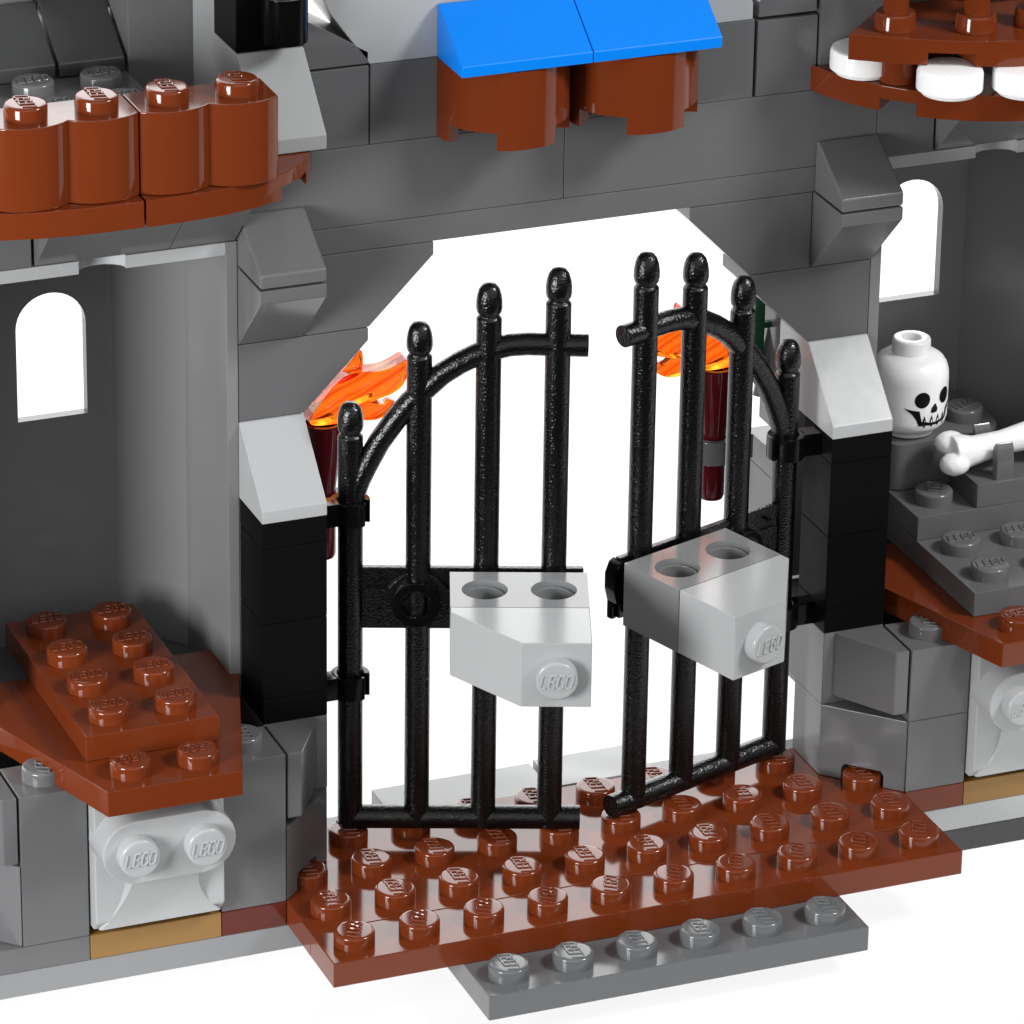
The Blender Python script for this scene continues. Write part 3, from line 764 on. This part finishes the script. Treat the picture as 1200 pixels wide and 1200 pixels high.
# ================================================================== torches behind the wall
def torch(xc, s, label):
    fx = lambda x: xc+s*(x-1.32)
    yc = 5.0
    t = thing('torch', label, 'torch', (xc, yc, 3.75))
    bm = bmesh.new()
    lathe(bm, [(0, 3.76), (.18, 3.76), (.2, 3.82), (.2, 4.3), (.17, 4.34), (.17, 4.42), (.20, 4.5), (.2, 4.85), (.24, 5.2), (.3, 5.9), (.31, 5.95), (.25, 5.95), (.2, 5.7), (0, 5.7)], (xc, yc), 32, cap=False)
    finish(bm, 'holder', 'cup', t, bev=0, smooth=40)
    main = [(1.05, 5.96), (1.08, 6.13), (1.28, 6.38), (1.53, 6.65), (1.69, 6.72), (1.94, 6.72), (2.22, 6.69), (2.43, 6.75), (2.64, 6.86), (2.63, 6.64), (2.56, 6.44), (2.43, 6.32), (2.12, 6.24), (1.79, 6.16), (1.62, 6.06), (1.58, 5.94)]
    spike = [(1.45, 6.55), (1.67, 6.72), (1.79, 6.87), (1.93, 7.03), (1.97, 6.9), (1.95, 6.66), (1.7, 6.55)]
    low = [(1.6, 6.12), (1.9, 6.2), (2.12, 6.23), (2.22, 6.14), (2.38, 6.22), (2.43, 6.12), (2.33, 5.99), (2.12, 5.91), (1.89, 5.94), (1.6, 6.02)]
    def chaikin(q):
        for _ in range(2):
            q = [r for A, B in zip(q, q[1:]+q[:1]) for r in ((A[0]*.75+B[0]*.25, A[1]*.75+B[1]*.25), (A[0]*.25+B[0]*.75, A[1]*.25+B[1]*.75))]
        return q
    main, spike, low = chaikin(main), chaikin(spike), chaikin(low)
    for pts, th, off in ((main, .17, 0), (spike, .1, .1), (low, .1, -.08)):
        bm = bmesh.new()
        prism(bm, [(fx(a), b2) for a, b2 in pts], yc+off-th, yc+off+th, lambda p: (p[0], p[2], p[1]))
        finish(bm, 'flame', 'flame', t, bev=.06, segs=3, smooth=70)
    return t
torch(1.32, 1, 'maroon torch with clear orange flame behind the left gate post')

torch(7.68, -1, 'maroon torch with clear orange flame seen through the right gate')
for xc, s, wh, mt in ((1.32, -1, 'left', 'black'), (7.68, 1, 'right', 'dark')):
    t = thing('torch_clip', f'grey clip brick gripping the torch behind the {wh} gate' if mt == 'dark' else 'black clip brick gripping the torch behind the left post', 'brick', (xc, 5, 4.37))
    bm = bmesh.new(); ring(bm, (xc, 5), .205, .32, 4.4, 4.78, seg=32, a0=0, a1=360)
    finish(bm, 'clip', mt, t, bev=.015)
    a, b2 = sorted((xc+s*.26, xc+s*.6))
    finish(box(a, b2, 4.8, 5.2, 4.4, 4.8), 'arm', mt, t)
# pieces glimpsed behind the right hinge
brick('mid grey brick behind the right gate hinge, lower of two', 'stone', 8.5, 9.3, 4.55, 5.6, 2.4, 4.1)
brick('mid grey brick behind the right gate hinge, upper of two', 'stone', 8.5, 9.3, 4.55, 5.6, 4.1, 4.55)
brick('dark grey brick behind the left post, low in the arch', 'dark', -.5, .42, 3.5, 5.6, 2.4, 5.6)
brick('dark grey brick behind the right post, high in the arch', 'dark', 8.62, 9.4, 4.6, 5.4, 4.8, 6.7)
t = thing('plant_stem', 'dark green upright stem seen behind the right side of the arch', 'plant', (8.45, 5.1, 4.8))
finish(box(8.32, 8.50, 5.0, 5.2, 5.75, 7.6), 'stem', 'green', t, bev=.02)
finish(box(8.49, 8.66, 5.04, 5.16, 6.42, 6.52, g=0), 'twig', 'green', t, bev=.02)
tag(finish(tube(bmesh.new(), [(8.80, 5.2, 6.95), (8.45, 5.1, 5.3)], .075, 12), 'lever', 'mid', bev=0), 'slanted grey lever beside the dark green stem behind the arch', 'lever')

# ================================================================== skull head
t = thing('skull_head', 'white toy skull head with printed black face in the right tower', 'head', (11, 5, 4.4))
bm = bmesh.new()
prof = [(0, 4.40), (.36, 4.40), (.40, 4.42), (.41, 4.47), (.43, 4.50), (.52, 4.545), (.575, 4.62), (.6, 4.72), (.603, 5.0), (.603, 5.35), (.595, 5.45), (.565, 5.55), (.51, 5.635), (.43, 5.69), (.335, 5.715), (.305, 5.73), (.30, 5.75), (.30, 5.92), (.285, 5.95), (.26, 5.96), (.17, 5.96), (.15, 5.945), (.15, 5.75), (0, 5.75)]
lathe(bm, prof, (11, 5), 64, cap=False)
finish(bm, 'head', 'white', t, bev=0, smooth=42)
def decal(name, pts, off=.004):
    """filled patch wrapped on the head: list of (angle from face centre, z)"""
    bm = bmesh.new(); R1 = .603+off; FC = -74
    def rad(z):
        r = .603
        for (ra, za), (rb, zb) in zip(prof[:-1], prof[1:]):
            if za <= z <= zb and zb > za: r = ra+(rb-ra)*(z-za)/(zb-za); break
        return r+off
    vs = [bm.verts.new((a, z, 0)) for a, z in pts]
    f = bm.faces.new(vs); bmesh.ops.triangulate(bm, faces=[f])
    for _ in range(2): bmesh.ops.subdivide_edges(bm, edges=[e for e in bm.edges if e.calc_length() > .06 and abs(e.verts[0].co.x-e.verts[1].co.x) > 5], cuts=1)
    bmesh.ops.triangulate(bm, faces=bm.faces)
    for v in bm.verts:
        a, z = v.co.x, v.co.y; r = rad(z); q = math.radians(FC+a)
        v.co = (11+r*math.cos(q), 5+r*math.sin(q), z)
    o = finish(bm, name, 'ink', t, bev=0, smooth=60)
    bm = bmesh.new(); bm.from_mesh(o.data)
    c = Vector((0, 0)) 
    for fc in bm.faces:
        ctr = fc.calc_center_median()
        if fc.normal.x*ctr.x+fc.normal.y*ctr.y < 0: fc.normal_flip()
    bm.to_mesh(o.data); bm.free()
for ang in (-22, 20):
    decal('eye', [(ang+12.0*math.cos(k*math.pi/12), 5.135+.132*math.sin(k*math.pi/12)) for k in range(24)])
decal('nose', [(-8.0, 4.915), (-6.5, 4.985), (-1.5, 5.045), (1.0, 5.045), (5.0, 4.955), (3.5, 4.905), (-4, 4.895)])
mo = [(-50, 5.01), (-38, 4.975), (-26, 4.955), (-24, 4.865), (-22, 4.775), (-17, 4.768), (-8, 4.742), (0, 4.738), (8, 4.742), (17, 4.768), (22, 4.775), (24, 4.865), (27, 4.92), (38, 4.965), (47, 5.01)]
mi = [(44, 4.970), (37, 4.905), (30, 4.84), (26, 4.735), (17, 4.715), (8, 4.695), (0, 4.690), (-8, 4.695), (-17, 4.705), (-27, 4.700), (-30, 4.80), (-37, 4.905)]
decal('mouth', mo+mi)
for a in (-18, -6, 6, 18):
    decal('stitch', [(a-2.2, 4.70), (a+1.6, 4.655), (a+3.4, 4.72), (a+2.2, 4.80), (a+.4, 4.87), (a-2.4, 4.80), (a-3.6, 4.74)], .005)

# ================================================================== bone held by the clip plate
bm = bmesh.new()
def blob(c, r, sx=1., sy=1., sz=1.):
    bmesh.ops.create_icosphere(bm, subdivisions=2, radius=r, matrix=Matrix.Translation(c) @ Matrix.Diagonal((sx, sy, sz, 1)))
A = Vector((11.27, 3.96, 4.38)); B = Vector((13.0, 4.04, 4.46))
tube(bm, [A+Vector((-.02, 0, 0)), A+Vector((.16, 0, 0)), A+Vector((.38, 0, 0)), (A+B)/2, B-Vector((.38, 0, 0)), B-Vector((.16, 0, 0)), B], [.29, .28, .23, .195, .23, .28, .29], 14)
for P, s in ((A, -1), (B, 1)):
    for q in (-1, 1): blob(P+Vector((s*(.0-q*.03), q*.16, q*.11)), .215, 1.2, 1, .9)
me = bpy.data.meshes.new('bone'); org = Vector((12.18, 4, 4.2))
bmesh.ops.translate(bm, verts=bm.verts, vec=-org); bm.to_mesh(me); bm.free()
o = bpy.data.objects.new('bone', me); C.objects.link(o); o.location = org
rm = o.modifiers.new('remesh', 'REMESH'); rm.mode = 'VOXEL'; rm.voxel_size = .022
sm = o.modifiers.new('smooth', 'SMOOTH'); sm.iterations = 12; sm.factor = .5
rm.use_smooth_shade = True
me.materials.append(M['white'])
tag(o, 'white toy bone with knobbed end, held in the grey clips below the skull', 'bone')

for ob in S.objects:
    if '_w' in ob: del ob['_w']
S.render.engine = 'CYCLES'
S.cycles.max_bounces = 8; S.cycles.transmission_bounces = 6
S.cycles.use_denoising = True
